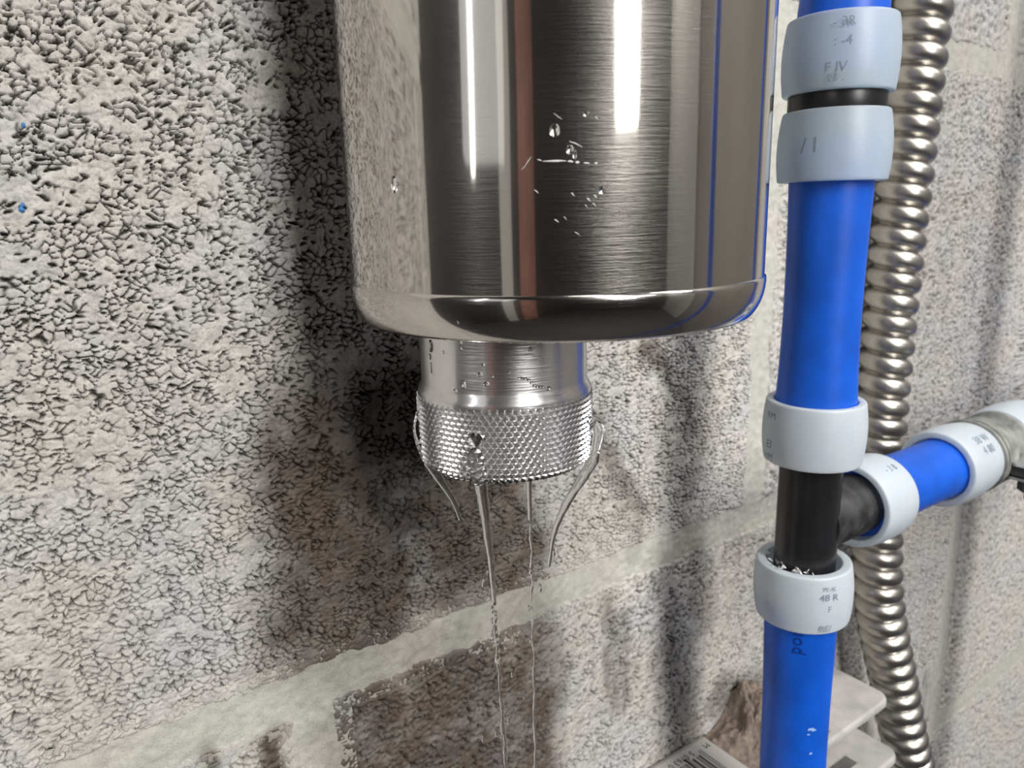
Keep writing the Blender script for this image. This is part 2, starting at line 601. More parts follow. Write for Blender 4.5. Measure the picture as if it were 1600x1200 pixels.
# blocks: running bond; the row above z = 0 has a joint at x = 0
far_mesh = None
for row in range(-6, 8):
    z0 = row * COURSE
    z1 = z0 + COURSE
    if z0 < R_['z0'] - 0.01 or z1 > R_['z1'] + 0.01:
        continue
    off = 0.0 if row % 2 == 0 else HALF
    for c in range(-5, 6):
        x0 = c * LENGTH + off
        x1 = x0 + LENGTH
        if x0 < R_['x0'] or x1 > R_['x1']:
            continue
        bx0, bx1, bz0, bz1 = x0 + JOINT / 2, x1 - JOINT / 2, z0 + JOINT / 2, z1 - JOINT / 2
        near = (row in (-1, 0, 1) and x1 > -0.55 and x0 < 0.65) or (row == -2 and x1 > -0.42 and x0 < 0.5)
        if near:
            if row == 0 and x1 <= 0.01:
                fine = (0.00029, -0.292, 0.0)
            elif row == 0:
                fine = (0.00075, 0.0, 0.26)
            elif row == -1:
                fine = (0.00060, -0.26, 0.45) if x0 < 0 else (0.0011, 0.2, 0.42)
            else:
                fine = (0.0011, 0.0, 0.42)
            zlo, zhi = (-0.15, 0.215) if row in (-1, 0) and x0 < 0.1 else (-0.35, 0.26)
            if row == 1 and x1 < 0.1:
                fine, zlo, zhi = (0.002, -0.3, 0.3), 0.2, 0.26
            xs = axis_steps(x0 + 0.0005, x1 - 0.0005, fine[1], fine[2], fine[0])
            zs = axis_steps(z0 + 0.0005, z1 - 0.0005, zlo, zhi, fine[0])

            def hf(X, Z, b=(bx0, bx1, bz0, bz1)):
                d = np.minimum(np.minimum(X - b[0], b[1] - X), np.minimum(Z - b[2], b[3] - Z))
                return block_height(X, Z, d)
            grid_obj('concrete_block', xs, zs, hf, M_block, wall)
        else:
            if far_mesh is None:
                V, F = box_vf(-LENGTH / 2 + 0.006, LENGTH / 2 - 0.006, -0.0005, 0.02, -COURSE / 2 + 0.006, COURSE / 2 - 0.006)
                o = mesh_obj('concrete_block', V, F, M_block, wall, smooth=False)
                far_mesh = o.data
                far_mesh.attributes.new('damp', 'FLOAT', 'POINT')
            else:
                o = bpy.data.objects.new('concrete_block', far_mesh)
                COL.objects.link(o)
                o.parent = wall
            o.location = ((x0 + x1) / 2, 0, (z0 + z1) / 2)


def mortar_h(X, Z):
    return -0.42 + (fbm(X, Z, 0.02, 31.0) - 0.5) * 1.3 + (fbm(X, Z, 0.0016, 12.0, 2) - 0.5) * 0.75


for zc, xa, xb, st in ((0.0, -0.45, 0.6, 0.0007), (COURSE, -0.45, 0.6, 0.0012), (-COURSE, -0.3, 0.6, 0.0012)):
    grid_obj('mortar_joint', axis_steps(xa, xb, -0.3, 0.42, st), np.arange(zc - 0.0115, zc + 0.0116, st), mortar_h, M_mortar, wall)
for xc, za, zb, st in ((0.0, 0, COURSE, 0.0009), (-HALF, -COURSE, 0, 0.0007), (HALF, -COURSE, 0, 0.0011), (HALF, COURSE, 2 * COURSE, 0.0012), (0.0, -2 * COURSE, -COURSE, 0.0015)):
    grid_obj('mortar_joint', np.arange(xc - 0.0115, xc + 0.0116, st), np.arange(za + 0.0095, zb - 0.0094, st), mortar_h, M_mortar, wall)

# ------------------------------------------------------------------ steel canister
VX, VY, VR = -0.1590, -0.0597, 0.0447
NX, NY, NR = -0.1687, -0.0526, 0.0204
E2 = Vector((0.81406, -0.58078, 0))       # to the right as the camera sees it
G2 = Vector((-0.58078, -0.81406, 0))      # towards the camera
can = empty('steel_canister', (VX, VY, 0.079), 'polished stainless steel canister hanging in front of the block wall', 'canister')

prof = [(VR - 0.0012, 0.1195), (VR, 0.1195), (VR, 0.42), (VR - 0.0012, 0.42)]
V, F = lathe_vf(prof, (VX, VY, 0), seg=256)
sharp(mesh_obj('body', V, F, M_steel, can))
cp = [(0.0, 0.1132), (VR - 0.0046, 0.1130), (VR - 0.0036, 0.1122)]
cp += [(VR - 0.0070 + 0.0074 * math.sin(t), 0.1196 - 0.0098 * math.cos(t)) for t in np.linspace(math.radians(40), math.pi / 2, 12)]
cp += [(VR + 0.0003, 0.1203), (VR - 0.0006, 0.1208), (VR - 0.0015, 0.1208), (VR - 0.002, 0.1160), (0.0, 0.1155)]
V, F = lathe_vf([(max(r, 0.0002), h) for r, h in cp], (VX, VY, 0), seg=256)
sharp(mesh_obj('base_cap', V, F, M_cap, can), 60)

nk = [(0.0185, 0.1142), (0.0188, 0.1135), (0.0188, 0.1128), (0.0184, 0.1124), (0.0191, 0.1120), (0.0191, 0.0975), (0.0193, 0.0965), (0.0199, 0.0956), (0.0201, 0.0948),
      (0.0201, 0.0938), (0.0160, 0.0938), (0.0160, 0.1142)]
V, F = lathe_vf(nk, (NX, NY, 0), seg=160)
sharp(mesh_obj('neck', V, F, M_alu, can, label='satin aluminium neck with water beads'), 50)


# knurled ring: pyramids cut by two families of helical grooves, four drain holes
def cyl_dir(t):
    return (math.cos(t), math.sin(t))


AZ_FRONT = math.atan2(G2.y, G2.x)
HOLE_A = AZ_FRONT - math.radians(17.6)
HOLES = [HOLE_A + k * math.pi / 2 for k in range(4)]
HOLE_Z = 0.0878
Z0, Z1 = 0.0778, 0.0947
ND = 78
WID = 2 * math.pi / ND
PZ = WID * NR * 1.42
R_LOW, R_TOP = NR - 0.00085, NR + 0.00005
kv, kf = [], []


def kpoint(t, z, r):
    r -= 0.0017 * (1 - float(sstep(0, 0.0020, z - Z0))) ** 1.5 + 0.0004 * (1 - float(sstep(0, 0.0009, Z1 - z)))
    z = min(max(z, Z0), Z1)
    return (NX + r * math.cos(t), NY + r * math.sin(t), z)


rows = int((Z1 - Z0) / PZ * 2) + 4
for j in range(-1, rows):
    for i in range(ND):
        t = (i + 0.5 * (j % 2)) * WID
        z = Z0 + j * PZ / 2
        if z > Z1 + PZ / 2 or z < Z0 - PZ / 2:
            continue
        skip = False
        for a in HOLES:
            da = (t - a + math.pi) % (2 * math.pi) - math.pi
            if math.hypot(da * NR, z - HOLE_Z) < 0.0016:
                skip = True
        if skip:
            continue
        b = len(kv)
        kv += [kpoint(t - WID / 2, z, R_LOW), kpoint(t, z - PZ / 2, R_LOW), kpoint(t + WID / 2, z, R_LOW), kpoint(t, z + PZ / 2, R_LOW)]
        f = 0.16
        kv += [kpoint(t - f * WID / 2, z, R_TOP), kpoint(t, z - f * PZ / 2, R_TOP), kpoint(t + f * WID / 2, z, R_TOP), kpoint(t, z + f * PZ / 2, R_TOP)]
        for k in range(4):
            k2 = (k + 1) % 4
            kf.append((b + k, b + k2, b + 4 + k2, b + 4 + k))
        kf.append((b + 4, b + 5, b + 6, b + 7))
knurl = mesh_obj('knurled_ring', kv, kf, M_knurl, can, smooth=False, label='diamond knurled aluminium ring with round drain holes')
# the sleeve under the knurling, pierced by the drain holes
sv, sf = lathe_vf([(0.0150, Z0 + 0.0001), (R_LOW - 0.0013, Z0 + 0.0001), (R_LOW - 0.0013, Z1 - 0.0001), (0.0150, Z1 - 0.0001)], (NX, NY, 0), seg=156)
sharp(mesh_obj('sleeve', sv, sf, M_knurl, knurl))
for a in HOLES:
    o_dir = Vector((math.cos(a), math.sin(a), 0))
    c = Vector((NX, NY, HOLE_Z))
    V, F = lathe_vf([(0.0021, R_LOW - 0.0001), (0.0016, R_LOW + 0.0004), (0.00142, R_LOW), (0.00138, R_LOW - 0.0014), (0.0021, R_LOW - 0.0014)], c, o_dir, seg=32)
    sharp(mesh_obj('drain_hole', V, F, M_knurl, knurl, origin=c + o_dir * R_LOW))
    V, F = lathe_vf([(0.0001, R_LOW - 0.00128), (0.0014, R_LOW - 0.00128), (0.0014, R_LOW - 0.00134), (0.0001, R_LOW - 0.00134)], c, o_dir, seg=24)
    mesh_obj('drain_hole_shade', V, F, M_opening_shade, knurl, origin=c + o_dir * R_LOW)  # dark disc painted as the shade inside the hole
V, F = lathe_vf([(0.0001, 0.0800), (0.0151, 0.0800), (0.0151, 0.0812), (0.0001, 0.0812)], (NX, NY, 0), seg=64)
sharp(mesh_obj('end_plate', V, F, M_alu, can))


# thin dried marks on the steel shell, moulded to its curve
def on_can(a_deg, z, lift=0.00005):
    """point on the shell; a_deg counted from its front line, positive to the right"""
    t = math.radians(a_deg - 128.68)
    return Vector((VX + (VR + lift) * math.cos(t), VY + (VR + lift) * math.sin(t), z))


def can_streak(pts, w):
    V, F = [], []
    for i, (a, z) in enumerate(pts):
        k = w * (0.35 if i in (0, len(pts) - 1) else random.uniform(0.6, 1.3))
        V += [on_can(a, z - k, 0.00006), on_can(a, z, 0.00016), on_can(a, z + k, 0.00006)]
    for i in range(len(pts) - 1):
        for q in (0, 1):
            F.append((3 * i + q, 3 * i + 3 + q, 3 * i + 4 + q, 3 * i + 1 + q))
    return V, F


SV, SF = [], []


def add_streak(pts, w):
    V, F = can_streak(pts, w)
    b = len(SV)
    SV.extend(V)
    SF.extend([tuple(i + b for i in f) for f in F])
add_streak([(-3.3, 0.1423), (-2.8, 0.1422), (-2.4, 0.1421)], 0.00013)
add_streak([(-2.2, 0.1420), (-0.7, 0.1420), (0.7, 0.1420), (1.7, 0.1420), (2.6, 0.14195)], 0.00016)
add_streak([(2.9, 0.1419), (3.5, 0.1419), (4.1, 0.1418)], 0.00018)
add_streak([(4.5, 0.1417), (4.9, 0.1417), (5.3, 0.1417)], 0.00026)
add_streak([(6.2, 0.1416), (6.8, 0.14155), (7.4, 0.1415)], 0.00018)
add_streak([(8.4, 0.1415), (8.7, 0.1415), (9.0, 0.1415)], 0.0002)
add_streak([(-6.6, 0.1408), (-5.8, 0.1414), (-5.2, 0.1421), (-4.5, 0.1428)], 0.00012)
add_streak([(0.2, 0.1492), (1.0, 0.1487), (1.8, 0.1483)], 0.00012)
add_streak([(3.3, 0.1449), (4.5, 0.1446), (5.9, 0.1440)], 0.00015)
for a, z in [(8.6, 0.1364), (6.7, 0.1349), (7.2, 0.1359), (8.4, 0.1351), (4.8, 0.1306), (0.5, 0.1327), (2.3, 0.1331), (3.9, 0.1368), (8.8, 0.1484), (-3.6, 0.1374)]:
    w = random.uniform(0.25, 0.5)
    add_streak([(a - w, z + 0.0002), (a, z), (a + w, z - 0.0003)], 0.00014)
mesh_obj('water_mark', SV, SF, M_residue, can, label='row of whitish dried splash marks on the steel shell')


# ------------------------------------------------------------------ blue water pipe with rings and tee
PX, PY = -0.0542, -0.0602
pipe = empty('water_pipe', (PX, PY, -0.2), 'blue plastic water pipe with white rings, black couplings and a side branch', 'pipe')
AX = Vector((PX, PY, 0))


def lean(z):
    """the lower run leans a little away to the right"""
    return Vector((0.0002, 0.0016, 0)) * 0 + Vector((0.0016, -0.0026, 0)) * 0 + Vector((0.012, -0.008, 0)) * max(0.0, -z) * 1.0


def ring_profile(h0, h1, ro, ri, bulge=0.0009, taper=0.0):
    """(r, h) outline of an expansion ring between heights h0 and h1"""
    out = [(ri, h0), (ro - bulge + taper, h0)]
    for t in np.linspace(0.06, 0.94, 9):
        out.append((ro - bulge * (2 * t - 1) ** 2 + taper * (1 - 2 * t), h0 + (h1 - h0) * t))
    out += [(ro - bulge - taper, h1), (ri, h1)]
    n = len(out)
    rad = [0.0006, 0.0011] + [0] * (n - 4) + [0.0011, 0.0006]
    return round_profile(out, rad, 3)


def expansion_ring(p0, p1, ro=0.0157, ri=0.0125, taper=0.0, mat=None):
    p0, p1 = Vector(p0), Vector(p1)
    d = p1 - p0
    V, F = lathe_vf(ring_profile(0, d.length, ro, ri, taper=taper), p0, d, seg=112)
    return sharp(mesh_obj('expansion_ring', V, F, mat or M_ring, pipe, origin=(p0 + p1) / 2, label='translucent white plastic ring gripping the pipe'), 60)


def pipe_section(pts, ri=0.0086, seg=80):
    """pts: (x, y, z, outer radius) along the pipe; a hollow tube"""
    P = smooth_path(pts, max(24, len(pts) * 8))
    V1, F1 = tube_vf(P[:, :3], P[:, 3], seg, caps=False)
    V2, F2 = tube_vf(P[:, :3], np.minimum(P[:, 3] - 0.0018, P[:, 3] * 0.86), seg, caps=False)
    n = len(V1)
    m = len(P)
    F = F1 + [tuple(i + n for i in f[::-1]) for f in F2]
    for k in range(seg):
        k2 = (k + 1) % seg
        F.append((k2, k, n + k, n + k2))
        b = (m - 1) * seg
        F.append((b + k, b + k2, n + b + k2, n + b + k))
    return sharp(mesh_obj('pipe_section', V1 + V2, F, M_blue, pipe, origin=P[m // 2, :3], label='bright blue plastic pipe length'), 50)


def pt(z, r):
    q = AX + lean(z)
    return (q.x, q.y, z, r)


# upper pipe, ring, coupling, ring
pipe_section([pt(0.170, 0.0123), pt(0.186, 0.0122), pt(0.195, 0.0117), pt(0.23, 0.0113), pt(0.30, 0.0112)])
ring1 = expansion_ring(AX + Vector((0, 0, 0.1646)), AX + Vector((0, 0, 0.1848)), 0.0158, taper=0.0002, mat=M_ring_clear)
V, F = lathe_vf(round_profile([(0.0085, 0.150), (0.0102, 0.150), (0.0102, 0.1595), (0.0135, 0.1595), (0.0135, 0.1650), (0.0102, 0.1650), (0.0102, 0.176), (0.0085, 0.176)], 0.0003, 2), (PX, PY, 0), seg=96)
sharp(mesh_obj('coupling', V, F, M_black, pipe, origin=(PX, PY, 0.162), label='black plastic coupling showing between two white rings'))
ring2 = expansion_ring(AX + Vector((0, 0, 0.1404)), AX + Vector((0, 0, 0.1601)), 0.0158, taper=0.0003, mat=M_ring_clear)
pipe_section([pt(0.0560, 0.0124), pt(0.0720, 0.0122), pt(0.085, 0.01165), pt(0.105, 0.0113), pt(0.125, 0.0115), pt(0.140, 0.0119), pt(0.152, 0.0123)])
ring3 = expansion_ring(AX + Vector((0, 0, 0.0541)), AX + Vector((0, 0, 0.0740)), 0.0157)
ring4 = expansion_ring(AX + Vector((0.0002, -0.0002, -0.0004)), AX + Vector((-0.0002, 0.0002, 0.0192)), 0.0158, 0.0118)
pipe_section([pt(-0.30, 0.0110), pt(-0.12, 0.0110), pt(-0.05, 0.0111), pt(-0.03, 0.0112), pt(-0.015, 0.0115), pt(0.000, 0.0117), pt(0.0125, 0.0117)])

# tee: run, side outlet with its shoulder
TZ = 0.0318
tee = sharp(mesh_obj('tee_fitting', *lathe_vf(round_profile([(0.0075, -0.0020), (0.0095, -0.0020), (0.0097, 0.0120), (0.0097, 0.0600), (0.0095, 0.066), (0.0075, 0.066)], 0.0004, 2), (PX, PY, 0), seg=96), M_black, pipe, origin=(PX, PY, TZ), label='dusty black plastic tee between two white rings'))
BY = PY
BZ = TZ
V, F = lathe_vf(round_profile([(0.0070, 0.002), (0.0104, 0.002), (0.0104, 0.0300), (0.0102, 0.042), (0.0070, 0.042)], 0.0004, 2), (PX, BY, BZ), (1, 0, -0.012), seg=96)
sharp(mesh_obj('side_outlet', V, F, plain('dusty_black_polymer', (0.03, 0.03, 0.032), 0.55, 0.0, 0.7, 160.0), tee, origin=(PX + 0.02, BY, BZ), label='dust streaked black side outlet'))


def br(x, dz=0.0):
    return Vector((x, BY, BZ - 0.012 * (x - PX) + dz))


# branch: ring, blue length, ring, valve body, ring
ring5 = expansion_ring(br(-0.0298), br(-0.0105), 0.0157, 0.0126)
pipe_section([(*br(-0.0250), 0.0122), (*br(-0.011), 0.0122), (*br(0.003), 0.0117), (*br(0.019), 0.0116), (*br(0.035), 0.0119), (*br(0.049), 0.0122)])
ring6 = expansion_ring(br(0.0315), br(0.057), 0.0157, 0.0125, taper=0.0002)
V, F = lathe_vf(round_profile([(0.0080, 0.0), (0.0155, 0.0), (0.0155, 0.0018), (0.0140, 0.0022), (0.0140, 0.0034), (0.0152, 0.0038), (0.0152, 0.0055), (0.0135, 0.0062), (0.0128, 0.010),
                               (0.0135, 0.022), (0.0150, 0.0235), (0.0150, 0.0262), (0.0080, 0.0262)], 0.0004, 2), br(0.0572), (1, 0, -0.012), seg=96)
valve = sharp(mesh_obj('coupling', V, F, M_dusty, pipe, origin=br(0.07), label='dusty grey coupling body past the second branch ring'))
V, F = lathe_vf([(0.01415, 0.0021), (0.0149, 0.0023), (0.0150, 0.0028), (0.0149, 0.0033), (0.01415, 0.0035)], br(0.0572), (1, 0, -0.012), seg=96)
mesh_obj('seal', V, F, M_rubber, valve, origin=br(0.06), label='thin dark rubber seal')
ring7 = expansion_ring(br(0.0835), br(0.113), 0.0165, 0.0125)
pipe_section([(*br(0.087), 0.0120), (*br(0.123), 0.0118), (*br(0.193), 0.0116), (*br(0.293), 0.0116)])
# clamp ears, bolt and wing nut on the front of the coupling
cx = 0.0655
V, F = lathe_vf(round_profile([(0.0130, -0.004), (0.0150, -0.004), (0.0150, 0.004), (0.0130, 0.004)], 0.0004, 2), br(cx), (1, 0, -0.012), seg=80)
clamp = sharp(mesh_obj('clamp', V, F, M_dusty, pipe, origin=br(cx), label='grey clamp band round the coupling'))
for dz, m, nm in ((0.0022, M_bright, 'clamp_ear'), (-0.0036, M_bright, 'clamp_ear')):
    V, F = box_vf(cx - 0.004, cx + 0.018, BY - 0.0245, BY - 0.0125, BZ - 0.004 + dz, BZ - 0.0028 + dz)
    mesh_obj(nm, V, F, m, clamp, origin=(cx, BY - 0.018, BZ + dz), smooth=False)
V, F = tube_vf([(cx + 0.008, BY - 0.019, BZ + 0.001), (cx + 0.008, BY - 0.019, BZ - 0.018)], [0.0021, 0.0021], 14)
sharp(mesh_obj('bolt', V, F, M_dusty, clamp, origin=(cx + 0.008, BY - 0.019, BZ - 0.008)))
V, F = tube_vf([(cx + 0.008, BY - 0.019, BZ - 0.009), (cx + 0.008, BY - 0.019, BZ - 0.0145)], [0.0048, 0.0048], 6)
mesh_obj('nut', V, F, M_rubber, clamp, origin=(cx + 0.008, BY - 0.019, BZ - 0.012), smooth=False)
V, F = box_vf(cx - 0.003, cx + 0.017, BY - 0.0238, BY - 0.0150, BZ - 0.0060, BZ - 0.0022)
mesh_obj('rubber_pad', V, F, M_rubber, clamp, origin=(cx, BY - 0.018, BZ - 0.004), smooth=False)


# two more blue risers standing beyond the right edge: both are mirrored in the canister, the nearer one shades the wall
for k, (x, y, lab_) in enumerate(((0.0855, -0.331, 'plain blue riser pipe mirrored as a thin blue line in the canister'),
                                  (0.188, -0.095, 'plain blue riser pipe close to the block wall beyond the branch rings'))):
    pp = smooth_path([(x, y, ROOM['z0'] + 0.001, 0.0111), (x, y, 0.2, 0.0111), (x, y, ROOM['z1'] - 0.001, 0.0111)], 12)
    V, F = tube_vf(pp[:, :3], pp[:, 3], 48)
    sharp(mesh_obj('water_riser', V, F, M_blue, None, origin=(x, y, ROOM['z0'] + 0.001), label=lab_, cat='pipe'))


# printing on rings and pipe, wrapped on the curve
def wrap_text(name, text, size, parent, mat, axis_p, ref_deg, h, radius, spin=0.0, axis='z', stretch=1.0):
    cu = bpy.data.curves.new(name, 'FONT')
    cu.body = text
    cu.size = size
    cu.align_x = 'CENTER'
    cu.align_y = 'CENTER'
    cu.resolution_u = 2
    to = bpy.data.objects.new(name, cu)
    COL.objects.link(to)
    dg = bpy.context.evaluated_depsgraph_get()
    me = to.evaluated_get(dg).to_mesh()
    co = [v.co.copy() for v in me.vertices]
    fs = [tuple(p.vertices) for p in me.polygons]
    to.evaluated_get(dg).to_mesh_clear()
    bpy.data.objects.remove(to)
    bpy.data.curves.remove(cu)
    V = []
    c, s = math.cos(math.radians(spin)), math.sin(math.radians(spin))
    for p in co:
        u, v = p.x * c - p.y * s, p.x * s + p.y * c
        u *= stretch
        if axis == 'z':
            t = math.radians(ref_deg) + u / radius
            V.append((axis_p[0] + radius * math.cos(t), axis_p[1] + radius * math.sin(t), h + v))
        elif axis == 'x':
            t = math.radians(ref_deg) + v / radius
            V.append((h + u, axis_p[1] - radius * math.cos(t), axis_p[2] + radius * math.sin(t)))
        else:
            V.append((axis_p[0] + u, axis_p[1] + v, h))
    return mesh_obj(name, V, fs, mat, parent, smooth=False)


CAMA = math.degrees(math.atan2(-0.19166 - PY, -0.26454 - PX))     # the side of the pipe that faces the room


def ring_print(ring, txts):
    for t, a, h, size in txts:
        wrap_text('printing', t, size, ring, M_ink, (PX, PY), CAMA + a, h, 0.01586)


ring_print(ring1, [('- 3R', 2, 0.1812, 0.0034), (': -4', 2, 0.1765, 0.0036), ('F IV', -3, 0.1700, 0.0036), ('03 .', -3, 0.1673, 0.0030)])
ring_print(ring2, [('/ I', -24, 0.1500, 0.0060)])
ring_print(ring3, [('RM', -52, 0.0700, 0.0030), ('EI', -54, 0.0605, 0.0038), ('HM', -54, 0.0565, 0.0030)])
ring_print(ring4, [('M -K', 31, 0.0160, 0.0022), ('48 R', 31, 0.0130, 0.0034), ('. F', 30, 0.0090, 0.0028), ('RE/', 29, 0.0022, 0.0030)])
for ring, x, a in ((ring6, 0.045, 52),):
    wrap_text('printing', '38 W', 0.0048, ring, M_ink, (0, BY, BZ - 0.0012), a, x, 0.01586, axis='x')
    wrap_text('printing', '4 80', 0.0048, ring, M_ink, (0, BY, BZ - 0.0012), a - 17, x, 0.01586, axis='x')
wrap_text('printing', '- 3 8', 0.0036, ring5, M_ink, (0, BY, BZ - 0.0006), 60, -0.019, 0.01586, axis='x')
lowp = [o for o in bpy.data.objects if o.name.startswith('pipe_section')][2]
q = AX + lean(-0.01)
wrap_text('printing', 'pono', 0.0062, lowp, M_ink_blue, (q.x, q.y), CAMA - 4, -0.0035, 0.01185, spin=90)
# small scratches and paint flecks on the blue lengths
sv, sf = [], []
for a, z, w, h in ((28, -0.038, 0.0012, 0.0005), (33, -0.0385, 0.0009, 0.0004), (30, -0.0475, 0.0005, 0.0005), (14, -0.0165, 0.0004, 0.0004), (30, -0.0195, 0.0018, 0.00012), (24, -0.0400, 0.0005, 0.0003)):
    q = AX + lean(z)
    b = len(sv)
    for du, dv in ((-w, -h), (w, -h * 0.6), (w * 0.8, h), (-w * 0.7, h * 0.8)):
        t = math.radians(CAMA + a) + du / 0.0113
        sv.append((q.x + 0.01132 * math.cos(t), q.y + 0.01132 * math.sin(t), z + dv))
    sf.append((b, b + 1, b + 2, b + 3))
mesh_obj('paint_fleck', sv, sf, plain('pale_fleck', (0.35, 0.55, 0.9), 0.5), lowp, smooth=False)
# plastic shavings in the mouth of the lower ring
sv, sf = [], []
for k in range(26):
    t = math.radians(CAMA + random.gauss(-30, 24))
    r = random.uniform(0.0102, 0.0135)
    c = Vector((PX + r * math.cos(t), PY + r * math.sin(t), 0.0190 + random.uniform(-0.0006, 0.0012)))
    a = Vector((random.uniform(-1, 1), random.uniform(-1, 1), random.uniform(-.4, .8))).normalized() * random.uniform(0.0005, 0.0016)
    bdir = Vector((random.uniform(-1, 1), random.uniform(-1, 1), random.uniform(-1, 1))).normalized() * random.uniform(0.0002, 0.0004)
    b = len(sv)
    sv += [c - a - bdir, c + a * 0.8 - bdir * 0.5, c + a + bdir, c - a * 0.7 + bdir, c + Vector((0, 0, 0.0004))]
    sf += [(b, b + 1, b + 4), (b + 1, b + 2, b + 4), (b + 2, b + 3, b + 4), (b + 3, b, b + 4), (b + 3, b + 2, b + 1, b)]
sh = mesh_obj('plastic_shavings', sv, sf, plain('white_shavings', (0.8, 0.8, 0.78), 0.6), ring4, smooth=False, kind='stuff')

# ------------------------------------------------------------------ flexible metal conduit
CP = [(0.0745, -0.0150, 0.300), (0.0755, -0.0150, 0.231), (0.0762, -0.0150, 0.2166), (0.0753, -0.0150, 0.1913), (0.0741, -0.0150, 0.1518), (0.0723, -0.0150, 0.1103),
      (0.0712, -0.0153, 0.0756), (0.0706, -0.0160, 0.0331), (0.0740, -0.0180, -0.0291), (0.0788, -0.0200, -0.0644), (0.0916, -0.0240, -0.1077), (0.1016, -0.0280, -0.1446),
      (0.1108, -0.0300, -0.1679), (0.128, -0.034, -0.215)]
Pc = smooth_path([(*p, 0) for p in CP], 1600)[:, :3]
seg_len = np.r_[0, np.cumsum(np.linalg.norm(np.diff(Pc, axis=0), axis=1))]
NL = int(seg_len[-1] / 0.00032)
sq = np.linspace(0, seg_len[-1], NL)
Pc = np.stack([np.interp(sq, seg_len, Pc[:, k]) for k in range(3)], -1)
NS = 72
tg = np.gradient(Pc, axis=0)
tg /= np.linalg.norm(tg, axis=1)[:, None]
ref = np.array([1.0, 0, 0])
A1 = ref[None] - tg * (tg @ ref)[:, None]
A1 /= np.linalg.norm(A1, axis=1)[:, None]
B1 = np.cross(tg, A1)
ang = np.linspace(0, 2 * math.pi, NS, endpoint=False)
PITCHC = 0.0095
ph = (sq[:, None] / PITCHC + ang[None] / (2 * math.pi)) % 1.0
bump = np.clip(1 - np.abs(2 * ph - 1) ** 2.4, 0, 1) ** 0.8
rad = 0.0084 + 0.0036 * bump
V = Pc[:, None] + rad[..., None] * (np.cos(ang)[None, :, None] * A1[:, None] + np.sin(ang)[None, :, None] * B1[:, None])
idx = np.arange(NL * NS).reshape(NL, NS)
rx = np.roll(idx, -1, 1)
F = np.stack([idx[:-1].ravel(), rx[:-1].ravel(), rx[1:].ravel(), idx[1:].ravel()], -1)
mesh_obj('flexible_conduit', V.reshape(-1, 3), F[:, ::-1].copy(), M_conduit, None, origin=Pc[-1], label='ribbed grey metal flexible conduit running down behind the blue pipe', cat='conduit')

# ------------------------------------------------------------------ ledge bracket on the wall
br_root = empty('wall_bracket', (0.02, -0.02, -0.16), 'dusty pale metal bracket with two flanges and a slot under the conduit', 'bracket')


def plate(x0, x1, y0, y1, z0, z1, rad=0.007):
    """flat plate with its two free corners rounded"""
    pts = [(x0, y1), (x0, y0)]
    for t in np.linspace(-math.pi / 2, 0, 8):
        pts.append((x1 - rad + rad * math.cos(t), y0 + rad + rad * math.sin(t)))
    pts.append((x1, y1))
    n = len(pts)
    V = [(x, y, z0) for x, y in pts] + [(x, y, z1) for x, y in pts]
    F = [tuple(range(n)), tuple(range(n, 2 * n))[::-1]]
    for i in range(n):
        j = (i + 1) % n
        F.append((j, i, n + i, n + j))
    return V, F


def bevelled(o, w=0.0008, seg=2):
    m = o.modifiers.new('soft_edges', 'BEVEL')
    m.width = w
    m.segments = seg
    m.limit_method = 'ANGLE'
    return o


bevelled(mesh_obj('top_flange', *plate(-0.026, 0.0665, -0.0365, -0.001, -0.1045, -0.1), M_ledge, br_root, smooth=False), 0.0012)
bevelled(mesh_obj('web', *box_vf(-0.026, 0.058, -0.006, -0.001, -0.1300, -0.1046), M_ledge, br_root, smooth=False))
bevelled(mesh_obj('bottom_flange', *plate(-0.026, 0.0700, -0.0420, -0.001, -0.1345, -0.1300), M_ledge, br_root, smooth=False), 0.0012)
mesh_obj('slot', *box_vf(-0.020, 0.0460, -0.0330, -0.0270, -0.1299, -0.1296), M_opening_shade, br_root, smooth=False, label='long dark strip standing in for a shaded slot in the lower flange')  # dark strip painted as the shade inside the slot

# clump of wet broken mortar on the ledge
nu, nv = 170, 100
U, W = np.meshgrid(np.linspace(-0.0295, 0.0200, nu), np.linspace(-0.0330, -0.0005, nv), indexing='ij')
Un = U + (fbm(U, W, 0.009, 17.0) - 0.5) * 0.014
Wn = W + (fbm(U, W, 0.008, 27.0) - 0.5) * 0.012
env = sstep(-0.0300, -0.004, Un) * (1 - sstep(0.002, 0.019, Un)) * sstep(-0.0325, -0.020, Wn) * sstep(-0.0300, -0.0285, U)
c1, c2, cid = worley(Un, Wn, 0.006, 0.005, 7.0)
hz = 0.0200 * env * (0.45 + 0.55 * sstep(-0.03, -0.004, W)) * (0.35 + 1.15 * fbm(U, W, 0.014, 3.3)) + env * (0.004 * (fbm(U, W, 0.0032, 7.7) - 0.5) + 0.0035 * (cid - 0.5) * sstep(0.02, 0.25, c2 - c1) - 0.0012 * (1 - sstep(0.0, 0.15, c2 - c1)))
Zb = -0.0998 + np.maximum(hz, 0.0)
V = np.stack([U, W, Zb], -1).reshape(-1, 3)
idx = np.arange(nu * nv).reshape(nu, nv)
F = np.stack([idx[:-1, :-1].ravel(), idx[1:, :-1].ravel(), idx[1:, 1:].ravel(), idx[:-1, 1:].ravel()], -1)
cl = mesh_obj('mortar_clump', V, F, M_debris, None, origin=(0.0, -0.016, -0.0998), label='brown wet clump of broken mortar on the ledge beside the blue pipe', cat='rubble')
at = cl.data.attributes.new('damp', 'FLOAT', 'POINT')
at.data.foreach_set('value', np.full(nu * nv, 0.25, np.float32))

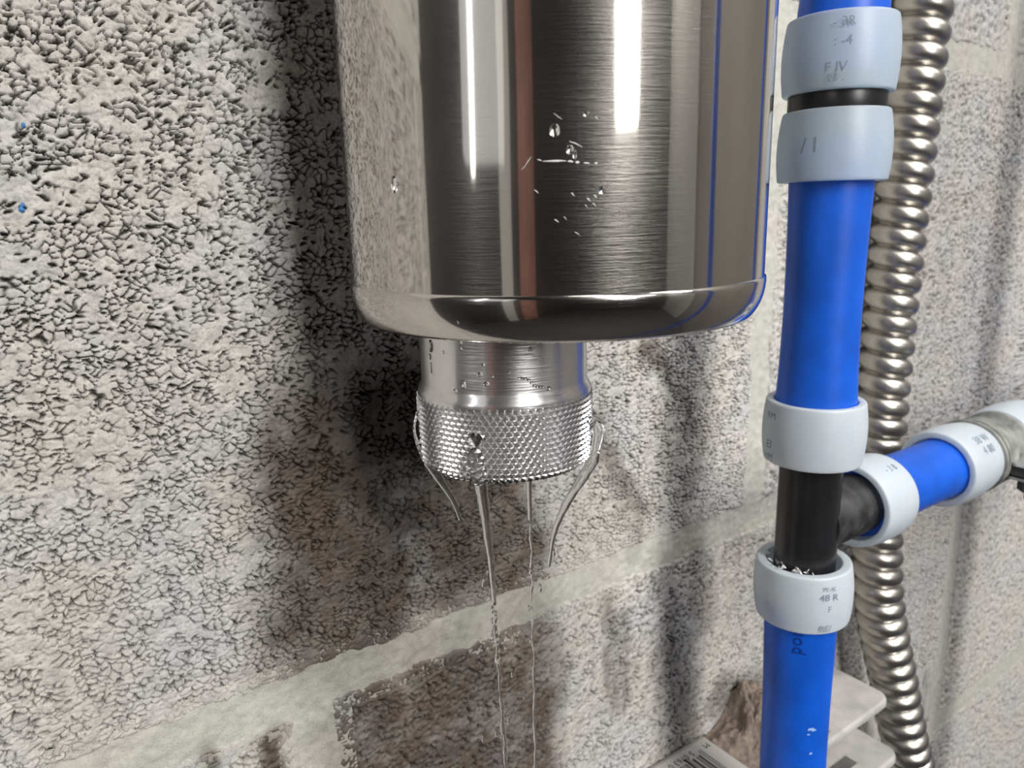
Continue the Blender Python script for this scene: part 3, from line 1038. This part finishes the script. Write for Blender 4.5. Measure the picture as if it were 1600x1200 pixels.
# carton with a barcode label, its corner showing at the bottom of the picture
CZ = -0.0975
box = empty('carton', (-0.09, -0.045, CZ - 0.06), 'carton with a white barcode label, only its top corner showing', 'carton')
bevelled(mesh_obj('carton_body', *box_vf(-0.160, -0.0305, -0.0900, -0.0012, CZ - 0.06, CZ), M_carton, box, smooth=False), 0.0006)
lab = mesh_obj('label', *box_vf(-0.140, -0.0310, -0.0600, -0.0030, CZ + 0.00005, CZ + 0.0002), M_label, box, smooth=False, label='white barcode label')
bv, bf = [], []
x = -0.0385
zt = CZ + 0.00026
rb = random.Random(4)
k = 0
while x > -0.105:
    w = rb.choice((0.0004, 0.0004, 0.0007, 0.0010, 0.0013))
    y1 = -0.0072 if k in (0, 1) or k % 14 in (6, 7) else -0.0092
    b = len(bv)
    bv += [(x - w, -0.036, zt), (x, -0.036, zt), (x, y1, zt), (x - w, y1, zt)]
    bf.append((b, b + 1, b + 2, b + 3))
    x -= w + rb.choice((0.0004, 0.0005, 0.0008, 0.0011))
    k += 1
mesh_obj('barcode', bv, bf, M_ink_dark, lab, smooth=False)
wrap_text('digits', '5 0763 0', 0.0042, lab, M_ink_dark, (-0.0500, -0.0066), 0, zt, 1, spin=180, axis='flat')
wrap_text('digits', 'M', 0.0040, lab, M_ink_dark, (-0.0345, -0.0070), 0, zt, 1, spin=180, axis='flat')


# ------------------------------------------------------------------ water
def stream(pts, label, n=60, wob=0.0, seg=14):
    P = smooth_path(pts, n)
    rr = P[:, 3] * 1.28
    ph0 = random.uniform(0, 6)
    for i in range(n):
        rr[i] *= 1 + wob * math.sin(i * 0.55 + ph0) + wob * 0.6 * math.sin(i * 1.27 + 2 * ph0)
        P[i, 0] += wob * 0.0006 * math.sin(i * 0.4 + ph0)
    rr[0] *= 0.6
    rr[-1] *= 0.25
    V, F = tube_vf(P[:, :3], rr, seg)
    return mesh_obj('water_stream', V, F, M_water, None, origin=P[-1, :3], label=label, cat='water', group='jets of water from the knurled ring')


def nut(e, g_, z, r):
    p = Vector((NX, NY, 0)) + E2 * e + G2 * g_
    return (p.x, p.y, z, r)


RN = NR + 0.0002
hx = -RN * math.sin(math.radians(17.6))
hg = RN * math.cos(math.radians(17.6))
stream([nut(hx - 0.0001, hg + 0.0001, 0.0862, 0.0006), nut(hx, hg + 0.0002, 0.0842, 0.0014), nut(hx + 0.0004, hg + 0.0001, 0.0808, 0.0013), nut(hx + 0.0009, hg - 0.0012, 0.0775, 0.0011),
        nut(hx + 0.0013, hg - 0.002, 0.073, 0.00095), nut(hx + 0.0020, hg - 0.0032, 0.064, 0.0007), nut(hx + 0.0026, hg - 0.004, 0.056, 0.00055), nut(hx + 0.0028, hg - 0.0045, 0.0470, 0.0004)],
       'clear water jet from the front hole of the knurled ring', 90, 0.05)
stream([nut(-0.0195, 0.0050, 0.0905, 0.0005), nut(-0.0202, 0.0052, 0.0865, 0.0007), nut(-0.0192, 0.0054, 0.0810, 0.0007), nut(-0.0170, 0.0054, 0.0768, 0.0009), nut(-0.0151, 0.0046, 0.0730, 0.0007), nut(-0.0128, 0.0036, 0.0682, 0.0005),
        nut(-0.0112, 0.0028, 0.0625, 0.00035)], 'clear water jet curving in from the left edge of the knurled ring', 60, 0.05)
stream([nut(0.0198, 0.0058, 0.0868, 0.0010), nut(0.0212, 0.0058, 0.0850, 0.0014), nut(0.0206, 0.0056, 0.0805, 0.0010), nut(0.0196, 0.0052, 0.0770, 0.00105), nut(0.0168, 0.0040, 0.0716, 0.00085), nut(0.0134, 0.0028, 0.0650, 0.0007),
        nut(0.0110, 0.0018, 0.0580, 0.0005), nut(0.0096, 0.0012, 0.0490, 0.00035)], 'clear water jet bending in from the right edge of the knurled ring', 80, 0.06)
stream([nut(0.0052, -0.0120, 0.0795, 0.0009), nut(0.0052, -0.0118, 0.0740, 0.0008), nut(0.0054, -0.0115, 0.0660, 0.0006), nut(0.0055, -0.0112, 0.0560, 0.00045)], 'thin clear water jet falling behind the knurled ring', 50, 0.05)
P0 = nut(hx + 0.0026, hg - 0.0046, 0, 0)
stream([(P0[0] + 0.0002, P0[1], 0.0455, 0.00035), (P0[0] + 0.0008, P0[1] + 0.0002, 0.036, 0.00042), (P0[0] + 0.0011, P0[1], 0.026, 0.0003), (P0[0] + 0.0019, P0[1] + 0.0004, 0.014, 0.00042),
        (P0[0] + 0.0022, P0[1], 0.002, 0.00032), (P0[0] + 0.0026, P0[1] + 0.0004, -0.012, 0.0004), (P0[0] + 0.0030, P0[1], -0.030, 0.0004)], 'broken thread of water falling below the front jet', 120, 0.28)


P1 = nut(0.0056, -0.0110, 0, 0)
stream([(P1[0], P1[1], 0.0545, 0.0003), (P1[0] + 0.0002, P1[1], 0.044, 0.0003), (P1[0] - 0.0002, P1[1], 0.030, 0.00022), (P1[0] + 0.0003, P1[1], 0.014, 0.00032), (P1[0], P1[1], -0.004, 0.00035), (P1[0] + 0.0003, P1[1], -0.024, 0.0004)],
       'broken thread of water falling straight down at the back', 110, 0.3)


def blob_vf(c, r, stretch, seg=12, rings=8, tail=0.5):
    """falling drop: a sphere drawn out upwards"""
    V, F = [], []
    c = Vector(c)
    V.append(c + Vector((0, 0, r * stretch * (1 + tail))))
    for i in range(1, rings):
        t = math.pi * i / rings
        z = math.cos(t)
        rr = math.sin(t) * r * (1 - 0.35 * tail * max(0, z))
        zz_ = z * r * stretch * (1 + (tail if z > 0 else 0))
        for k in range(seg):
            a = 2 * math.pi * k / seg
            V.append(c + Vector((rr * math.cos(a), rr * math.sin(a), zz_)))
    V.append(c - Vector((0, 0, r * stretch)))
    for k in range(seg):
        F.append((0, 1 + k, 1 + (k + 1) % seg))
        b = 1 + (rings - 2) * seg
        F.append((b + k, len(V) - 1, b + (k + 1) % seg))
    for i in range(rings - 2):
        for k in range(seg):
            k2 = (k + 1) % seg
            F.append((1 + i * seg + k, 1 + (i + 1) * seg + k, 1 + (i + 1) * seg + k2, 1 + i * seg + k2))
    return V, F


DROPS = [(-0.1724, -0.0500, 0.0372), (-0.1725, -0.0499, 0.0342), (-0.1725, -0.0499, 0.0299), (-0.1699, -0.0518, 0.0266), (-0.1677, -0.0533, 0.0282), (-0.1647, -0.0554, 0.0283),
         (-0.1697, -0.0519, 0.0052), (-0.1723, -0.0500, 0.0016), (-0.1713, -0.0508, 0.0006), (-0.1752, -0.0479, -0.0002), (-0.1663, -0.0543, 0.0121), (-0.1598, -0.0590, 0.0522),
         (-0.1731, -0.0495, 0.0472), (-0.1626, -0.0570, 0.0428), (-0.1690, -0.0530, 0.0190), (-0.1655, -0.0560, 0.0380), (-0.1640, -0.0550, 0.0470), (-0.1735, -0.0480, 0.0440),
         (-0.1612, -0.0585, 0.0462), (-0.1710, -0.0500, 0.0120)]
for c in DROPS:
    r = random.uniform(0.00032, 0.00058)
    V, F = blob_vf(c, r, random.uniform(1.3, 2.2))
    mesh_obj('water_drop', V, F, M_water, None, origin=c, label='small clear drop of water falling below the knurled ring', cat='water drop', group='falling water drops')


# beads clinging to the steel
def bead(axis, radius, a_deg, ref, z, w, h, lift, label, group):
    t0 = math.radians(ref + a_deg)
    V, F = [], []
    R, S = 5, 14
    n = Vector((math.cos(t0), math.sin(t0), 0))
    for i in range(R + 1):
        k = i / R
        for j in range(S):
            a = 2 * math.pi * j / S
            u = w * (1 - k * k) ** 0.5 * math.cos(a) if k < 1 else 0
            v = h * (1 - k * k) ** 0.5 * math.sin(a) if k < 1 else 0
            if v < 0:
                u *= 1.1
            t = t0 + u / radius
            rr = radius + 0.00002 + lift * k
            V.append((axis[0] + rr * math.cos(t), axis[1] + rr * math.sin(t), z + v))
    for i in range(R):
        for j in range(S):
            j2 = (j + 1) % S
            F.append((i * S + j, i * S + j2, (i + 1) * S + j2, (i + 1) * S + j))
    F.append(tuple(range(S))[::-1])
    return mesh_obj('water_bead', V, F, M_water, None, origin=(axis[0] + radius * n.x, axis[1] + radius * n.y, z), label=label, cat='water drop', group=group)


NECKREF = -124.57
for a, z, w, h, lb in [(-54.3, 0.1066, 0.0008, 0.0014, 'longest water bead at the upper left of the satin neck'),
                       (-55.9, 0.1042, 0.0005, 0.0007, 'round bead midway down the left side of the satin neck'),
                       (-55.2, 0.1018, 0.00035, 0.0013, 'thin running bead lowest on the left side of the neck'),
                       (-27.6, 0.1082, 0.0005, 0.0007, 'upper of two beads right under the canister base'),
                       (-27.4, 0.1068, 0.0004, 0.0004, 'lower of two beads right under the canister base'),
                       (-26.5, 0.0993, 0.00065, 0.0011, 'tall bead on the neck straight above the front drain hole'),
                       (29.0, 0.0979, 0.0005, 0.0005, 'round bead at the right end of the wavy bead row'),
                       (16.6, 0.1067, 0.0006, 0.0005, 'dark bead high on the neck above the wavy bead row'),
                       (-15.0, 0.1017, 0.0006, 0.0005, None), (-11.1, 0.0997, 0.0007, 0.0005, None), (-32.7, 0.0978, 0.0005, 0.0004, None), (-41, 0.1058, 0.0003, 0.0004, None),
                       (-13.0, 0.1037, 0.0005, 0.0004, None), (-7.5, 0.1012, 0.0004, 0.0003, None), (3, 0.1020, 0.0003, 0.0004, None)]:
    bead((NX, NY), 0.0191, a, NECKREF, z, w, h, min(w, h) * 0.55, lb or 'tiny clear water bead scattered on the satin neck', 'water beads on the neck' if lb else 'scattered beads on the neck')
for i in range(9):
    a = 9.7 + i * 1.9
    z = 0.1008 - 0.0016 * sstep(2, 6, i) - 0.0001 * i
    bead((NX, NY), 0.0191, a, NECKREF, float(z), 0.00045, 0.00028, 0.0002, 'tiny clear bead in the short wavy row of beads on the neck', 'wavy row of beads on the neck')
for a, z, w, h, lb in [(0.3, 0.1467, 0.0008, 0.0011, 'oval water bead on the dark steel above the row of splash marks'),
                       (3.4, 0.1437, 0.0006, 0.0008, 'upper of two joined water beads touching the row of splash marks'),
                       (4.3, 0.1427, 0.0004, 0.0010, 'slim lower bead running down onto the row of splash marks'),
                       (10.0, 0.1373, 0.0006, 0.0006, 'round water bead below the right end of the splash marks'),
                       (-38.7, 0.1394, 0.0007, 0.0015, 'long water bead alone on the tan left side of the canister'),
                       (6.6, 0.149, 0.0005, 0.0004, 'small water bead highest on the canister beside the bright streak'),
                       (-22.4, 0.1160, 0.0005, 0.0007, 'water bead low on the rounded base cap of the canister')]:
    bead((VX, VY), VR if z > 0.12 else VR - 0.0004, a, -128.68, z, w, h, 0.00035, lb, 'water beads on the canister')
# two blue paint specks on the far left block
blk = [o for o in wall.children if o.name.startswith('concrete_block') and len(o.data.vertices) > 300000][0]
M_speck = plain('blue_paint_speck', (0.05, 0.20, 0.50), 0.6)
for x, z in ((-0.2521, 0.1542), (-0.2546, 0.1381), (-0.2549, 0.1372)):
    V = [(x, -0.0010, z)]
    for k in range(9):
        r = random.uniform(0.0004, 0.0009)
        V.append((x + r * 0.8 * math.cos(k * 0.698), -0.0004, z + r * math.sin(k * 0.698)))
    mesh_obj('paint_speck', V, [(0, 1 + (k + 1) % 9, 1 + k) for k in range(9)], M_speck, blk, label='tiny blue paint speck')
